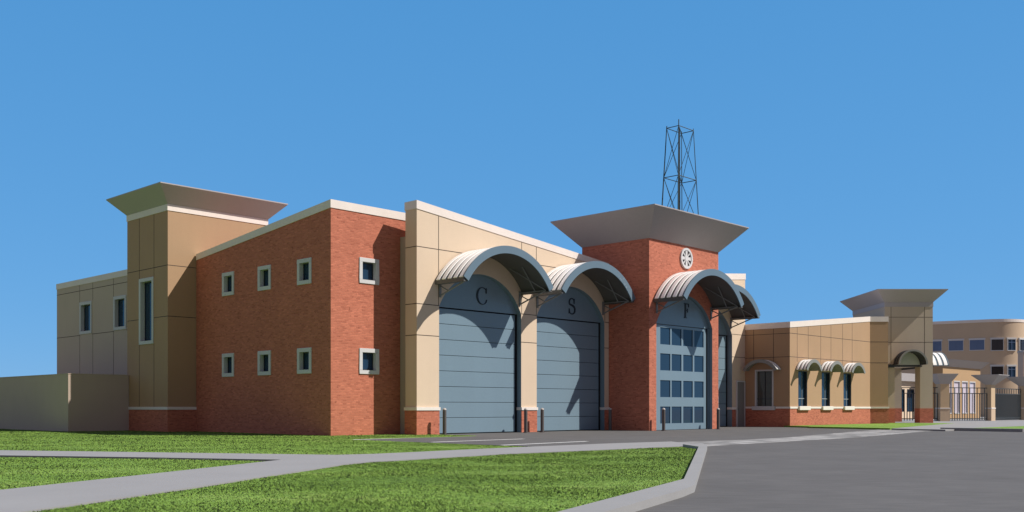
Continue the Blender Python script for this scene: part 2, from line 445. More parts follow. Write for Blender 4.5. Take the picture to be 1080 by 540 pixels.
# ------------------------------------------------------------------ ground
FS = 0.93
def far(poly): return [(x * FS, y * FS) for x, y in poly]
def sheet(name, poly, z, depth, mat):
    b = MB(); b.prism(poly, 'z', z - depth, z)
    return structure(b.build(name, mat))
g = MB(); g.face([(-900, -600, -0.09), (900, -600, -0.09), (900, 1200, -0.09), (-900, 1200, -0.09)])
structure(g.build("ground", 'earth'))
asph = [f2w(4.3, 3), f2w(4.3, -4.4), f2w(-2.45, -4.4), f2w(-2.45, -15.5), (0, 20), (-2, 6), (-4, -30), (70, -30), (95, 60), (27.6, 52.9), (24.2, 56.3), (22.0, 57.6), (20, 62), f2w(33, -4.3), f2w(33, 3)]
sheet("asphalt_lot", asph, 0.0, 0.3, 'asphalt')
walk = [(-40, 34.4), (-14.04, 27.27), (-4.35, 24.6), (-3.5, 25.1), (-2.61, 26.11), (-0.82, 28.3), (3.01, 32.3), (5.5, 34.3), (5.95, 31.0), (5.17, 30.16), (-0.31, 25.05),
        (-2.15, 22.62), (-3.1, 21.5), (-3.51, 20.46), (-4.71, 14.52), (-5.5, 11.16), (-9.2, -5), (-12.0, -3), (-7.26, 14.11), (-6.43, 17.29), (-5.17, 22.3), (-8.69, 23.38), (-12.39, 24.3), (-40, 31.2)]
sheet("footpath", walk, 0.035, 0.2, 'concrete')
lawn_back = [(-70, 43), (-40, 34.5), (-14.04, 27.37), (-4.35, 24.7), (-3.5, 25.2), (-2.61, 26.21), (-0.82, 28.4), (0.75, 29.85), f2w(-2.45, -4.4), f2w(4.3, -4.4), f2w(4.3, 0.1), f2w(0.2, 0.1), f2w(0.2, 32), (-70, 75)]
lawn_mid = [(-40, 31.1), (-12.39, 24.2), (-8.69, 23.28), (-5.25, 22.2), (-6.5, 17.29), (-7.33, 14.11), (-12.1, -3), (-40, -3)]
ki = [(5.28, 28.14), (2.66, 15.39), (0.47, 10.49), (-4.2, 0.0), (-7.0, -6.0)]
lawn_front = [(-5.4, 11.16), (-4.62, 14.52), (-3.42, 20.4), (-3.0, 21.42), (-2.1, 22.5), (-0.27, 24.95), (5.15, 30.0)] + ki + [(-9.1, -5)]
sheet("lawn_behind_path", lawn_back, 0.012, 0.15, 'lawn')
sheet("lawn_between_paths", lawn_mid, 0.0, 0.15, 'lawn')
sheet("lawn_island", lawn_front, 0.02, 0.15, 'lawn')
ko = [(5.75, 29.3), (5.56, 28.35), (2.59, 14.12), (2.29, 13.34), (0.97, 10.49), (-3.7, 0.0), (-6.4, -6.2)]
kerb = [(5.15, 30.0), (5.3, 30.2), (5.9, 30.9)] + ko + ki[::-1]
sheet("kerb", kerb, 0.10, 0.25, 'kerb')
strip = [(5.5, 34.3), (8.6, 36.9), (11.23, 40.22), (21.82, 57.22), (23.6, 54.1), (13.63, 39.71), (6.05, 30.9), (5.95, 31.0)]
sheet("crossing_pavers", strip, 0.006, 0.2, 'pavers')
# far verge, far path
FZ = 1.2 * (1 - FS)
ovA = f2w(30.9, -4.3)
sheet("far_lawn_verge", [ovA, (17.7, 59.3), (17.5, 58.6), (20.4, 53.7), (24.74, 60.5), (31.6, 71.1), (27.0, 72.9), (25.3, 69.4)], FZ + .006, .3, 'lawn')
sheet("far_footpath", far([(21.9, 57.4), (23.7, 54.4), (26.2, 57.2), (33.4, 64.7), (48, 78), (66, 97), (66, 150), (20, 150), (29.3, 78.6), (34.0, 76.5), (26.6, 65.0)]), FZ, 0.3, 'concrete')
sheet("far_lawn_roadside", far([(26.02, 57.4), (24.5, 56.1), (27.0, 53.1), (50, 70), (80, 100), (66, 97), (48, 78), (33.23, 64.55)]), FZ + .008, 0.3, 'lawn')
sheet("far_kerb", far([(24.2, 56.2), (27.0, 52.6), (27.3, 52.75), (24.5, 56.35)]), FZ + .07, 0.3, 'kerb')
for (a, b) in (((-2.35, -4.55), (3.7, -4.15)), ((-2.05, -8.7), (2.82, -8.5)), ((-2.4, -12.4), (2.39, -12.0))):
    p = MB(); d = Vector((b[0] - a[0], b[1] - a[1])).normalized(); nn = Vector((-d.y, d.x)) * 0.11
    p.face([(*f2w(a[0] + nn.x, a[1] + nn.y), 0.004), (*f2w(b[0] + nn.x, b[1] + nn.y), 0.004), (*f2w(b[0] - nn.x, b[1] - nn.y), 0.004), (*f2w(a[0] - nn.x, a[1] - nn.y), 0.004)])
    structure(p.build("parking_line", 'paint'))

# ------------------------------------------------------------------ the fire station
ST = empty("fire_station", A0, ANG)
tag(ST, "two storey red brick and cream fire station with barrel canopies over arched bay doors", "building")

def small_window(axis, c, z0, z1, face, parent=ST, half=0.53, glass='glass', ring=0.17, proud=0.045, depth=0.2, sash=True, mat='surround'):
    """square window: cast surround lining the opening, dark sash and pane set back. axis 'y': wall facing -x at x=face; 'x': wall facing -y"""
    def B(b, a0, a1, d0, d1, q0, q1, mi=0):
        if axis == 'y': b.box(face + d0, face + d1, c + a0, c + a1, q0, q1, mi)
        else: b.box(c + a0, c + a1, face + d0, face + d1, q0, q1, mi)
    b = MB(); h = half
    B(b, -h, h, -proud, depth + .1, z0, z0 + ring); B(b, -h, h, -proud, depth + .1, z1 - ring, z1)
    B(b, -h, -h + ring, -proud, depth + .1, z0 + ring, z1 - ring); B(b, h - ring, h, -proud, depth + .1, z0 + ring, z1 - ring)
    wdw = b.build("window", mat, parent, bevel=0.01)
    p = MB(); B(p, -h + ring, h - ring, depth, depth + .03, z0 + ring, z1 - ring); p.build("pane", glass, wdw)
    if sash:
        s = MB(); t = 0.05; i = h - ring
        B(s, -i, -i + t, depth - .03, depth - .002, z0 + ring, z1 - ring); B(s, i - t, i, depth - .03, depth - .002, z0 + ring, z1 - ring)
        B(s, -i + t, i - t, depth - .03, depth - .002, z0 + ring, z0 + ring + t); B(s, -i + t, i - t, depth - .03, depth - .002, z1 - ring - t, z1 - ring)
        s.build("sash", 'frame', wdw)
    return wdw

# brick wing: the side wall's parapet falls towards the back
zb = lambda v: 9.65 - max(0, v) * (1.08 / 11.2)
side_w = [(1.9 + d, z) for d in (0, 3.15, 6.3) for z in (2.68, 6.57)]
hs = [(y - .53, y + .53, z, z + 1.12) for y, z in side_w]
fr = [(2.03, 2.66), (2.03, 6.60)]
hf = [(x - .54, x + .54, z, z + 1.12) for x, z in fr]
b = MB()
wall_y(b, 0.0, 11.25, 0.0, 0.4, -0.1, zb, hs)
wall_x(b, 0.4, 3.8, 0.0, 0.4, -0.1, 9.65, hf)
b.box(3.8, 7.0, 0.002, 0.4, 8.0, 9.65)
wall_y(b, 0.4, 11.25, 6.6, 7.0, 6.0, zb)
b.hexa([(.4, .4, 9.0), (6.6, .4, 9.0), (6.6, 11.2, 8.0), (.4, 11.2, 8.0), (.4, .4, 9.1), (6.6, .4, 9.1), (6.6, 11.2, 8.1), (.4, 11.2, 8.1)])
wing = b.build("brick_wing", 'brick', ST)
c = MB()
k = 0.03
c.hexa([(-k, -k, 9.65), (.45, -k, 9.65), (.45, 11.22, zb(11.22)), (-k, 11.22, zb(11.22)), (-k, -k, 10.0), (.45, -k, 10.0), (.45, 11.22, zb(11.22) + .3), (-k, 11.22, zb(11.22) + .3)])
c.box(.45, 7.03, -k, .43, 9.65, 10.0)
c.build("coping", 'coping', wing)
for y, z in side_w: small_window('y', y, z, z + 1.12, 0.0)
for x, z in fr: small_window('x', x, z, z + 1.12, 0.0, half=.54)

def joints(parent, rows_name, segs, mat='joint'):
    """thin dark panel joints: (axis, a0, a1, face, z) horizontal or ('v', axis, a, face, z0, z1) vertical"""
    j = MB(); t = 0.016; e = 0.004
    for s in segs:
        if s[0] == 'h':
            _, ax, a0, a1, f, z = s
            if ax == 'x': j.box(a0, a1, f - e, f + .01, z - t, z + t)
            else: j.box(f - e, f + .01, a0, a1, z - t, z + t)
        else:
            _, ax, a, f, z0, z1 = s
            if ax == 'x': j.box(a - t, a + t, f - e - .001, f + .01, z0, z1)
            else: j.box(f - e - .001, f + .01, a - t, a + t, z0, z1)
    jm = MBmesh(j)
    me = parent.data; slot = len(me.materials); me.materials.append(M[mat])
    bm = bmesh.new(); bm.from_mesh(me); n0 = len(bm.faces); bm.from_mesh(jm); bm.faces.ensure_lookup_table()
    for f in bm.faces[n0:]: f.material_index = slot
    bm.to_mesh(me); bm.free(); bpy.data.meshes.remove(jm)

def flared_roof(name, x0, x1, y0, y1, z0, z1, d, parent, mat='hat'):
    """eave flaring outwards from the wall head to a wider flat top"""
    b = MB(); e = 0.02
    lo = [(x0 - e, y0 - e, z0), (x1 + e, y0 - e, z0), (x1 + e, y1 + e, z0), (x0 - e, y1 + e, z0)]
    hi = [(x0 - d, y0 - d, z1), (x1 + d, y0 - d, z1), (x1 + d, y1 + d, z1), (x0 - d, y1 + d, z1)]
    hi2 = [(p[0], p[1], z1 + .05) for p in hi]
    b.face(lo[::-1])
    for k in range(4):
        k2 = (k + 1) % 4
        b.face([lo[k], lo[k2], hi[k2], hi[k]]); b.face([hi[k], hi[k2], hi2[k2], hi2[k]])
    b.face(hi2, 1)
    return b.build(name, [mat, 'roofing'], parent)

# stair tower
b = MB()
sx0, sx1, sy0, sy1 = -1.5, 4.12, 11.28, 15.62
tw = [(12.72, 14.25, 4.4, 7.75)]
wall_y(b, sy0, sy1, sx0, sx0 + .4, 1.1, 10.86, tw)
b.box(sx0 + .4, sx1, sy0, sy1, 1.1, 10.86)
b.box(sx0 - .02, sx1 + .02, sy0 - .02, sy1 + .02, -0.1, 1.1, 1)
tower2 = b.build("stair_tower", ['tan', 'brick'], ST)
b = MB(); b.box(sx0 - .05, sx1 + .05, sy0 - .05, sy1 + .05, 1.1, 1.24); b.build("band_course", 'white', tower2)
b = MB(); b.box(sx0 - .03, sx1 + .03, sy0 - .03, sy1 + .03, 10.86, 11.17); b.build("frieze", 'coping', tower2)
flared_roof("flared_roof", sx0, sx1, sy0, sy1, 11.17, 11.97, 0.77, tower2, 'hatlight')
joints(tower2, "panel_joint", [('h', 'y', sy0, 12.72, sx0, 8.19), ('h', 'y', 12.72, sy1, sx0, 8.19), ('h', 'y', sy0, 12.7, sx0, 5.69), ('h', 'y', 14.27, sy1, sx0, 5.69),
    ('h', 'x', sx0, sx1, sy0, 8.19), ('h', 'x', sx0, 0, sy0, 5.69), ('v', 'y', 12.7, sx0, 1.24, 4.4), ('v', 'y', 12.7, sx0, 7.75, 10.86), ('v', 'y', 14.27, sx0, 1.24, 4.4), ('v', 'y', 14.27, sx0, 7.75, 10.86)])
small_window('y', 13.485, 4.4, 7.75, sx0, half=.765, ring=.17, depth=.22)

# rear wing
b = MB(); rw = [(23.3, 24.95, 5.55, 7.45), (18.9, 20.45, 5.55, 7.45)]
wall_y(b, 15.62, 28.34, 0.0, 0.4, -0.1, 8.5, rw); b.box(.4, 12, 15.62, 28.34, -0.1, 8.3)
rear = b.build("rear_wing", 'beige', ST)
b = MB(); b.box(-.03, .43, 15.64, 28.37, 8.5, 8.84); b.box(.43, 12.03, 27.97, 28.37, 8.5, 8.84); b.build("coping", 'coping', rear)
joints(rear, "panel_joint", [('h', 'y', 15.65, 28.34, 0, 8.15), ('h', 'y', 15.65, 18.9, 0, 5.75 - .25), ('h', 'y', 20.45, 23.3, 0, 5.5), ('h', 'y', 24.95, 28.34, 0, 5.5)] +
       [('v', 'y', a, 0, 7.46, 8.5) for a in (23.2, 25.0, 20.5)] + [('v', 'y', a, 0, 0, 5.54) for a in (23.2, 25.0, 20.5)])
small_window('y', 24.125, 5.55, 7.45, 0.0, half=.825); small_window('y', 19.675, 5.55, 7.45, 0.0, half=.775)

# bay wall with two arched openings and a parapet that falls to the right
FV = -1.56
HW, ZS, RISE = 2.68, 5.72, 1.68
bays = [7.42, 13.90]
zp = lambda u: 9.89 - (u - 3.43) * 0.0955
zc = lambda u: zp(u) + 0.37 - (u - 3.43) * 0.004
def notch(xc, hw=HW, zs=ZS, rise=RISE, z0=-0.1):
    return [(xc - hw, z0)] + arc(xc, hw, zs, rise)[::-1] + [(xc + hw, z0)]
def bay_wall(name, u0, u1, v0, v1, cs, ztop0, ztop1, mats, side_idx=1):
    poly = [(u0, -0.1)]; side = [0]
    for xc in cs:
        n = notch(xc)
        poly += n; side += [side_idx] * (len(n) - 1) + [0]
    poly += [(u1, -0.1), (u1, ztop1), (u0, ztop0)]; side += [0, 0, 0]
    b = MB(); b.prism(poly, 'y', v0, v1, 0, side[:len(poly)])
    return b.build(name, mats, ST)
E1 = 16.95
bayw = bay_wall("bay_wall", 3.43, E1, FV, -0.8, bays, zp(3.43), zp(E1), ['cream', 'door'])
b = MB(); b.prism([(3.43 - k, zp(3.43)), (E1, zp(E1)), (E1, zc(E1)), (3.43 - k, zc(3.43))], 'y', FV - k, -0.77); b.build("coping", 'coping', bayw)
piers = [(3.40, bays[0] - HW - .002), (bays[0] + HW + .002, bays[1] - HW - .002), (bays[1] + HW + .002, E1)]
for p in piers:
    b = MB(); b.box(p[0], p[1], FV - .03, -0.78, -0.1, 1.08); b.build("brick_plinth", 'brick', bayw)
    b = MB(); b.box(p[0] - .03, min(p[1] + .03, E1), FV - .07, -0.76, 1.08, 1.22); b.build("band_course", 'white', bayw)
jj = [('h', 'x', 3.43, E1, FV, 8.25)] + [('h', 'x', a, c2, FV, ZS + .03) for a, c2 in ((3.43, bays[0] - HW), (bays[0] + HW, bays[1] - HW), (bays[1] + HW, E1))]
jj += [('h', 'x', a, c2, FV, 4.38) for a, c2 in ((3.43, bays[0] - HW), (bays[0] + HW, bays[1] - HW), (bays[1] + HW, E1))] + [('h', 'y', FV, -0.8, 3.43, 4.38)]
jj += [('v', 'x', x, FV, ZS + .05, zp(x) - .02) for x in (bays[0] - HW - .03, bays[0] + HW + .03, bays[1] - HW - .03, bays[1] + HW + .03)]
jj += [('h', 'y', FV, -0.8, 3.43, 8.25), ('h', 'y', FV, -0.8, 3.43, ZS + .03)]
joints(bayw, "panel_joint", jj)
# building bodies behind the screens
b = MB(); b.box(3.81, E1 - .01, -0.78, 16, -0.1, 8.86); b.box(23.62, 30.9, -.78, 16, -0.1, 8.86); b.box(E1, 23.60, .31, 16, -0.1, 8.86); b.box(16.98, 23.60, -3.6, .31, -0.1, 9.97, 1)
b.build("bay_block", ['wall', 'brick'], ST)

# letters, drawn as outlines in the door's plane
def stroke(pts, widths, n=8):
    L = []; Rr = []
    P = [Vector(p) for p in pts]
    for i, p in enumerate(P):
        d = (P[min(i + 1, len(P) - 1)] - P[max(i - 1, 0)]).normalized(); nn = Vector((-d.y, d.x))
        L.append(p + nn * widths[i] / 2); Rr.append(p - nn * widths[i] / 2)
    return L, Rr
def letter(ch, cx, cz, h, v, parent):
    b = MB(); t = 0.04
    def sweep(pts, ws):
        L, Rr = stroke(pts, ws)
        b.solid_strip([(cx + p.x * h, v - t, cz + p.y * h) for p in L], [(cx + p.x * h, v - t, cz + p.y * h) for p in Rr],
                      [(cx + p.x * h, v + .002, cz + p.y * h) for p in Rr], [(cx + p.x * h, v + .002, cz + p.y * h) for p in L])
    def poly(ps): b.prism([(cx + x * h, cz + z * h) for x, z in ps], 'y', v - t, v + .002)
    if ch == 'C':
        pts = []; ws = []
        for i in range(33):
            a = R(42 + (318 - 42) * i / 32); pts.append((0.04 + .42 * math.cos(a), .48 * math.sin(a)))
            ws.append(0.03 + 0.085 * max(0, -math.cos(a)) ** 1.3)
        sweep(pts, ws)
        poly([(.315, .16), (.365, .16), (.375, .46), (.335, .46), (.30, .36)])
        poly([(.30, -.36), (.345, -.32), (.40, -.20), (.36, -.19)])
    elif ch == 'S':
        pts = []; ws = []
        for i in range(17):
            a = R(35 + (255 - 35) * i / 16); pts.append((.25 * math.cos(a), .245 + .235 * math.sin(a))); ws.append(.05 + .05 * i / 16)
        pts = pts[:14]; ws = ws[:14]
        for i in range(18):
            a = R(75 - (75 + 145) * i / 17); pts.append((.01 + .285 * math.cos(a), -.225 + .265 * math.sin(a))); ws.append(.125 - .085 * (i / 17) ** 1.3)
        sweep(pts, ws)
        poly([(.20, .16), (.24, .16), (.26, .47), (.22, .47), (.18, .36)])
        poly([(-.29, -.47), (-.25, -.47), (-.20, -.34), (-.235, -.16), (-.275, -.16)])
    else:
        poly([(-.17, -.5), (-.04, -.5), (-.04, .5), (-.17, .5)])
        poly([(-.04, .445), (.30, .445), (.30, .5), (-.04, .5)]); poly([(.255, .25), (.30, .25), (.30, .445), (.235, .445)])
        poly([(-.04, -.005), (.16, -.005), (.16, .055), (-.04, .055)]); poly([(.13, -.11), (.175, -.11), (.175, -.005), (.13, -.005)]); poly([(.13, .055), (.175, .055), (.175, .16), (.13, .16)])
        poly([(-.27, -.5), (-.17, -.5), (-.17, -.455), (-.27, -.465)]); poly([(-.04, -.5), (.06, -.5), (.06, -.465), (-.04, -.455)])
        poly([(-.27, .465), (-.17, .455), (-.17, .5), (-.27, .5)])
    return b.build("letter", 'letter', parent)

def panel_door(xc, v, ch, lx):
    """sectional door: eight horizontal sections, arched tympanum above"""
    w2 = HW - 0.02; b = MB(); n = 8; h = (ZS - 0.03 - 0.03) / n
    for i in range(n):
        z0 = .03 + i * h
        b.box(xc - HW + .14, xc + HW - .12, v, v + .06, z0 + .008, z0 + h - .008)
    o = b.build("bay_door", 'door', ST, bevel=0.012)
    t = MB(); a = arc(xc, HW - .01, ZS + .02, RISE - .02)
    t.prism(a, 'y', v - .03, v + .06); t.build("tympanum", 'door', o)
    j = MB()
    j.box(xc - HW + .005, xc - HW + .13, v - .02, v + .05, -.05, ZS + .015)
    j.box(xc + HW - .075, xc + HW - .005, v - .02, v + .05, -.05, ZS + .015, 1)
    j.build("door_jamb", ['door', 'seal_and_dark'], o)
    s = MB(); s.box(xc - HW + .01, xc + HW - .01, v + .12, v + .2, -.05, ZS); s.prism(arc(xc, HW - .02, ZS, RISE - .03), 'y', v + .12, v + .2); s.build("door_backing", 'seal_and_dark', o)  # black sheet paints in the dark interior behind the leaf's gaps
    if ch: letter(ch, lx, 6.44, 0.82, v - .03, o)
    return o
panel_door(bays[0], FV + .30, 'C', 7.68)
panel_door(bays[1], FV + .30, 'S', 14.2)

# brick tower with the glazed bay door
TV = -4.18; TC = 20.29; TH = 2.68
tx0, tx1 = 16.98, 23.60
poly = [(tx0, -.1)] + notch(TC, TH, 5.62, 1.66) + [(tx1, -.1), (tx1, 9.97), (tx0, 9.97)]
side = [0] + [1] * (len(notch(TC, TH)) - 1) + [0, 0, 0, 0]
b = MB(); b.prism(poly, 'y', TV, -3.6, 0, side[:len(poly)])
tow = b.build("brick_tower", ['brick', 'door'], ST)
flared_roof("flared_roof", tx0, tx1, TV, .31, 9.97, 11.34, 1.23, tow)
dv = TV + .28
b = MB(); colx = [18.36, 19.41, 20.51, 21.59]; pw = 0.93; rows = [.36, 1.76, 3.18, 4.56]; ph = .90
holes = [(x, x + pw, z, z + ph) for x in colx for z in rows]
wall_x(b, TC - TH + .2, TC + TH - .2, dv, dv + .07, .02, 5.60, holes)
gd = b.build("glazed_bay_door", 'door', ST)
for x in colx:
    for z in rows:
        p = MB(); p.box(x, x + pw, dv + .04, dv + .055, z, z + ph); p.build("pane", 'glass', gd)
t = MB(); t.prism(arc(TC, TH - .01, 5.63, 1.62), 'y', dv - .05, dv + .06); t.build("tympanum", 'door', gd)
j = MB()
j.box(TC - TH + .005, TC - TH + .19, dv - .03, dv + .06, -.05, 5.61)
j.box(TC + TH - .19, TC + TH - .13, dv - .03, dv + .06, -.05, 5.61, 1)
j.box(TC + TH - .13, TC + TH - .005, dv - .07, dv + .06, -.05, 5.61)
j.build("door_jamb", ['door', 'seal_and_dark'], gd)
s = MB(); s.box(TC - TH + .01, TC + TH - .01, dv + .1, dv + .18, -.05, 5.60); s.build("door_backing", 'seal_and_dark', gd)  # black sheet stands in for the dark interior behind the leaf
letter('F', 20.70, 6.48, 0.80, dv - .05, gd)
# pierced round medallion
m = MB(); N = 40; rc = (20.33, 9.27)
def ring(r0, r1, y0, y1, mi=0):
    def C(r, y): return [(rc[0] + r * math.sin(2 * math.pi * i / N), y, rc[1] + r * math.cos(2 * math.pi * i / N)) for i in range(N + 1)]
    m.strip(C(r0, y0), C(r1, y0), mi); m.strip(C(r1, y0), C(r1, y1), mi); m.strip(C(r0, y1), C(r0, y0), mi)
ring(.44, .56, TV - .09, TV + .002)
emb = m.build("round_medallion", 'surround', ST)
m = MB(); m.prism([(rc[0] + 0.445 * math.sin(2 * math.pi * i / N), rc[1] + 0.445 * math.cos(2 * math.pi * i / N)) for i in range(N)], 'y', TV - .012, TV + .001); m.build("backing_disc", 'frame', emb)
m = MB()
for q in range(8):
    a = q * math.pi / 4; ca, sa = math.cos(a), math.sin(a)
    w0, w1 = (.075, .10) if q % 2 == 0 else (.03, .04)
    m.prism([(rc[0] + ca * x - sa * y, rc[1] + sa * x + ca * y) for x, y in ((.14, -w0), (.455, -w1), (.455, w1), (.14, w0))], 'y', TV - .06 - .002 * (q % 2), TV - .02)
m.prism([(rc[0] + .15 * math.sin(2 * math.pi * i / N), rc[1] + .15 * math.cos(2 * math.pi * i / N)) for i in range(N)], 'y', TV - .075, TV - .02)
m.build("cross_spokes", 'surround', emb)

# fourth bay, set back to the right of the tower
V4 = FV; C4 = 26.72; E4 = 30.97
z4 = lambda u: 9.36 - (31.0 - u) * 0.0955
bay4 = bay_wall("bay_wall", 23.62, E4, V4, -0.8, [C4], z4(23.62), z4(E4), ['cream', 'door'])
b = MB(); b.prism([(23.62, z4(23.62)), (E4 + .03, z4(E4)), (E4 + .03, z4(E4) + .38), (23.62, z4(23.62) + .38)], 'y', V4 - k, -.77); b.build("coping", 'coping', bay4)
b = MB(); b.box(C4 + HW + .002, 29.8, V4 - .03, -.85, -.1, 1.08); b.box(23.65, C4 - HW - .002, V4 - .03, -.85, -.1, 1.08); b.build("brick_plinth", 'brick', bay4)
b = MB(); b.box(C4 + HW - .03, 29.8, V4 - .07, -.85, 1.08, 1.22); b.build("band_course", 'white', bay4)
joints(bay4, "panel_joint", [('h', 'x', 23.7, E4, V4, 8.25), ('h', 'x', C4 + HW, E4, V4, 5.8), ('h', 'x', C4 + HW, E4, V4, 4.38)])
panel_door(C4, V4 + .36, None, 0)
b = MB(); b.box(29.92, 30.78, V4 - .05, V4 + .02, 0.0, 2.82, 0)
pd = b.build("side_door", 'persondoor', ST)
b = MB(); b.box(29.84, 29.92, V4 - .08, V4 + .02, 0.0, 2.9); b.box(30.78, 30.86, V4 - .08, V4 + .02, 0, 2.9); b.box(29.92, 30.78, V4 - .08, V4 + .02, 2.82, 2.9); b.build("door_frame", 'surround', pd)
b = MB(); b.rod((30.02, V4 - .1, 1.05), (30.02, V4 - .1, 1.2), .02); b.box(30.0, 30.04, V4 - .1, V4 - .04, 1.05, 1.08); b.box(30.0, 30.04, V4 - .1, V4 - .04, 1.17, 1.2); b.build("handle", 'steel', pd)

# barrel canopies
def canopy(parent, loc, rz, hw, rise, zs, depth, th=.14, fas=.34, ribs=5, name="barrel_canopy", brackets=True, side_drop=True, sheetmat='sheet', soff='soffit', fasm='fascia', seam=0.44):
    """vault springing at zs; local wall plane y=0, projecting to y=-depth"""
    def A(hw_, ri_, n=36): return arc(0, hw_, zs, ri_, n)
    outer = A(hw, rise); r_ = (hw * hw + rise * rise) / (2 * rise)
    zc_ = zs + rise - r_
    def scale(t): return [(p[0] * (r_ - t) / r_, zc_ + (p[1] - zc_) * (r_ - t) / r_) for p in outer]
    inner = scale(th)
    # shell
    b = MB()
    b.solid_strip([(p[0], -depth, p[1]) for p in outer], [(p[0], 0.0, p[1]) for p in outer], [(p[0], 0.0, p[1]) for p in inner], [(p[0], -depth, p[1]) for p in inner])
    o = b.build(name, soff, parent, loc, smooth=True); o.rotation_euler = (0, 0, rz)
    # bright pans with dark seams, running over the arch
    up = scale(-.05); lo = scale(-.002)
    b = MB(); step = depth / ribs
    for i in range(ribs):
        y0 = -depth + i * step + step * seam * .3; y1 = -depth + (i + 1) * step - step * seam * .7
        b.solid_strip([(p[0], y0, p[1]) for p in up], [(p[0], y1, p[1]) for p in up], [(p[0], y1, p[1]) for p in lo], [(p[0], y0, p[1]) for p in lo])
    b.build("roof_sheet", sheetmat, o, smooth=True)
    # front fascia ring
    b = MB(); out2 = scale(-.06); in2 = scale(fas - .06)
    b.solid_strip([(p[0], -depth - .06, p[1]) for p in out2], [(p[0], -depth - .004, p[1]) for p in out2], [(p[0], -depth - .004, p[1]) for p in in2], [(p[0], -depth - .06, p[1]) for p in in2])
    b.build("fascia", fasm, o, smooth=True)
    if side_drop:
        for s in (-1, 1):
            b = MB()
            x0 = outer[0][0] if s > 0 else outer[-1][0]; z0 = outer[0][1]
            b.box(min(x0 - s * .0, x0 - s * .22), max(x0, x0 - s * .22), -depth - .003, 0, z0 - .17, z0 - .11)
            b.box(min(x0, x0 - s * .04), max(x0, x0 - s * .04), -depth - .002, 0, z0 - .11, z0 + .02)
            b.build("edge_gutter", 'gutter', o)
    if brackets:
        zt = outer[0][1] - .1
        for x in (-hw + .28, -hw * .38, hw - .28):
            ztop = zt if abs(x) > hw * .7 else zc_ + math.sqrt((r_ - th) ** 2 - x * x) - .05
            b = MB()
            b.rod((x, -.03, ztop - .55), (x, -depth + .15, ztop), .035)
            b.rod((x, -.03, ztop), (x, -depth + .15, ztop), .03)
            b.rod((x, -.03, ztop - .1), (x, -depth * .3, ztop - .36), .028)
            b.box(x - .06, x + .06, -.05, -.002, ztop - .62, ztop + .08)
            if abs(x) > hw * .7:
                s = 1 if x > 0 else -1
                xi = x - s * .9; zi = zc_ + math.sqrt((r_ - th) ** 2 - xi * xi)
                b.rod((x, -depth * .55, ztop), (xi, -depth * .55, zi), .03)
                b.rod((x, -depth + .15, ztop), (xi, -.2, zi), .025)
            b.build("bracket", 'steel', o)
    return o
DP = 1.85
for cx_, cv in ((7.38, FV), (13.84, FV), (20.22, TV), (26.62, FV)):
    canopy(ST, (cx_, cv, 0), 0, 2.88, 1.60, 6.84, DP)

# office wing on the right
before_office = set(bpy.data.objects)
OFV4 = 1.2
OV = -2.2; OU = 35.6
zo = lambda u: 6.54 + (u - OU) * 0.0942
wins = [37.4, 40.8, 44.2]
ow = [(x - .64, x + .64, 1.30, 3.70) for x in wins]
b = MB()
wall_x(b, OU, 48.03, OV, OV + .35, 1.14, zo, ow)
lw = [(-1.0, .40, 1.30, 3.78)]
wall_y(b, OV + .35, 9.0, OU, OU + .35, 1.14, 6.54, lw)
wall_x(b, OU - .03, 48.03, OV - .03, OV + .35, -.3, 1.14, (), 1)
wall_y(b, OV + .35, OFV4 - .04, OU - .03, OU + .35, -.3, 1.14, (), 1)
b.box(OU + .35, 44.0, OV + .35, 9.0, -.1, 6.2)
off = b.build("office_wing", ['tan', 'brick'], ST)
c = MB()
c.prism([(OU - k, zo(OU)), (48.03, zo(48.03)), (48.03, zo(48.03) + .39), (OU - k, zo(OU) + .39)], 'y', OV - k, OV + .38)
c.box(OU - k, OU + .38, OV + .38, 9.0, 6.54, 6.93); c.build("coping", 'coping', off)
c = MB()
c.box(OU - .07, wins[0] - .8, OV - .07, OV + .1, 1.14, 1.27)
for a, d in ((wins[0] + .8, wins[1] - .8), (wins[1] + .8, wins[2] - .8), (wins[2] + .8, 48.03)): c.box(a, d, OV - .07, OV + .1, 1.14, 1.27)
c.box(OU - .07, OU + .1, OV + .1, -1.2, 1.14, 1.27); c.box(OU - .07, OU + .1, .6, OFV4 - .08, 1.14, 1.27)
c.build("band_course", 'white', off)
jj = [('h', 'x', OU, 48, OV, 6.17), ('h', 'x', OU, 48, OV, 4.6), ('h', 'y', OV, OFV4 - .01, OU, 6.17), ('h', 'y', OV, OFV4 - .01, OU, 4.6)]
jj += [('v', 'x', x + s * .78, OV, 4.3, zo(x + s * .78)) for x in wins for s in (-1, 1)] + [('v', 'y', y, OU, 4.3, 6.54) for y in (.5, -1.0)]
joints(off, "panel_joint", jj)
for x in wins:
    fm = MB(); z0, z1 = 1.30, 3.70; y = OV + .2
    fm.box(x - .64, x - .585, OV + .01, OV + .3, z0, z1); fm.box(x + .585, x + .64, OV + .01, OV + .3, z0, z1); fm.box(x - .585, x + .585, OV + .01, OV + .3, z1 - .06, z1)
    wd = fm.build("window", 'frame', ST)
    p = MB(); p.box(x - .585, x + .585, y, y + .03, z0, z1 - .06); p.build("pane", 'glass', wd)
    p = MB(); p.box(x + .2, x + .235, y - .03, y - .002, z0, z1 - .06); p.box(x - .585, x + .585, y - .035, y - .003, 1.80, 1.845); p.box(x - .585, x - .55, y - .03, y - .002, z0, 1.80); p.build("window_bar", 'mullion', wd)
    p = MB(); p.box(x - .78, x + .78, OV - .2, OV + .2, 1.03, 1.298); p.build("sill", 'white', wd, bevel=.015)
    canopy(ST, (x + .03, OV, 0), 0, 1.08, .66, 3.74, .8, th=.06, fas=.22, ribs=3, name="awning", brackets=False, side_drop=False, soff='awning', fasm='awning', seam=.6)
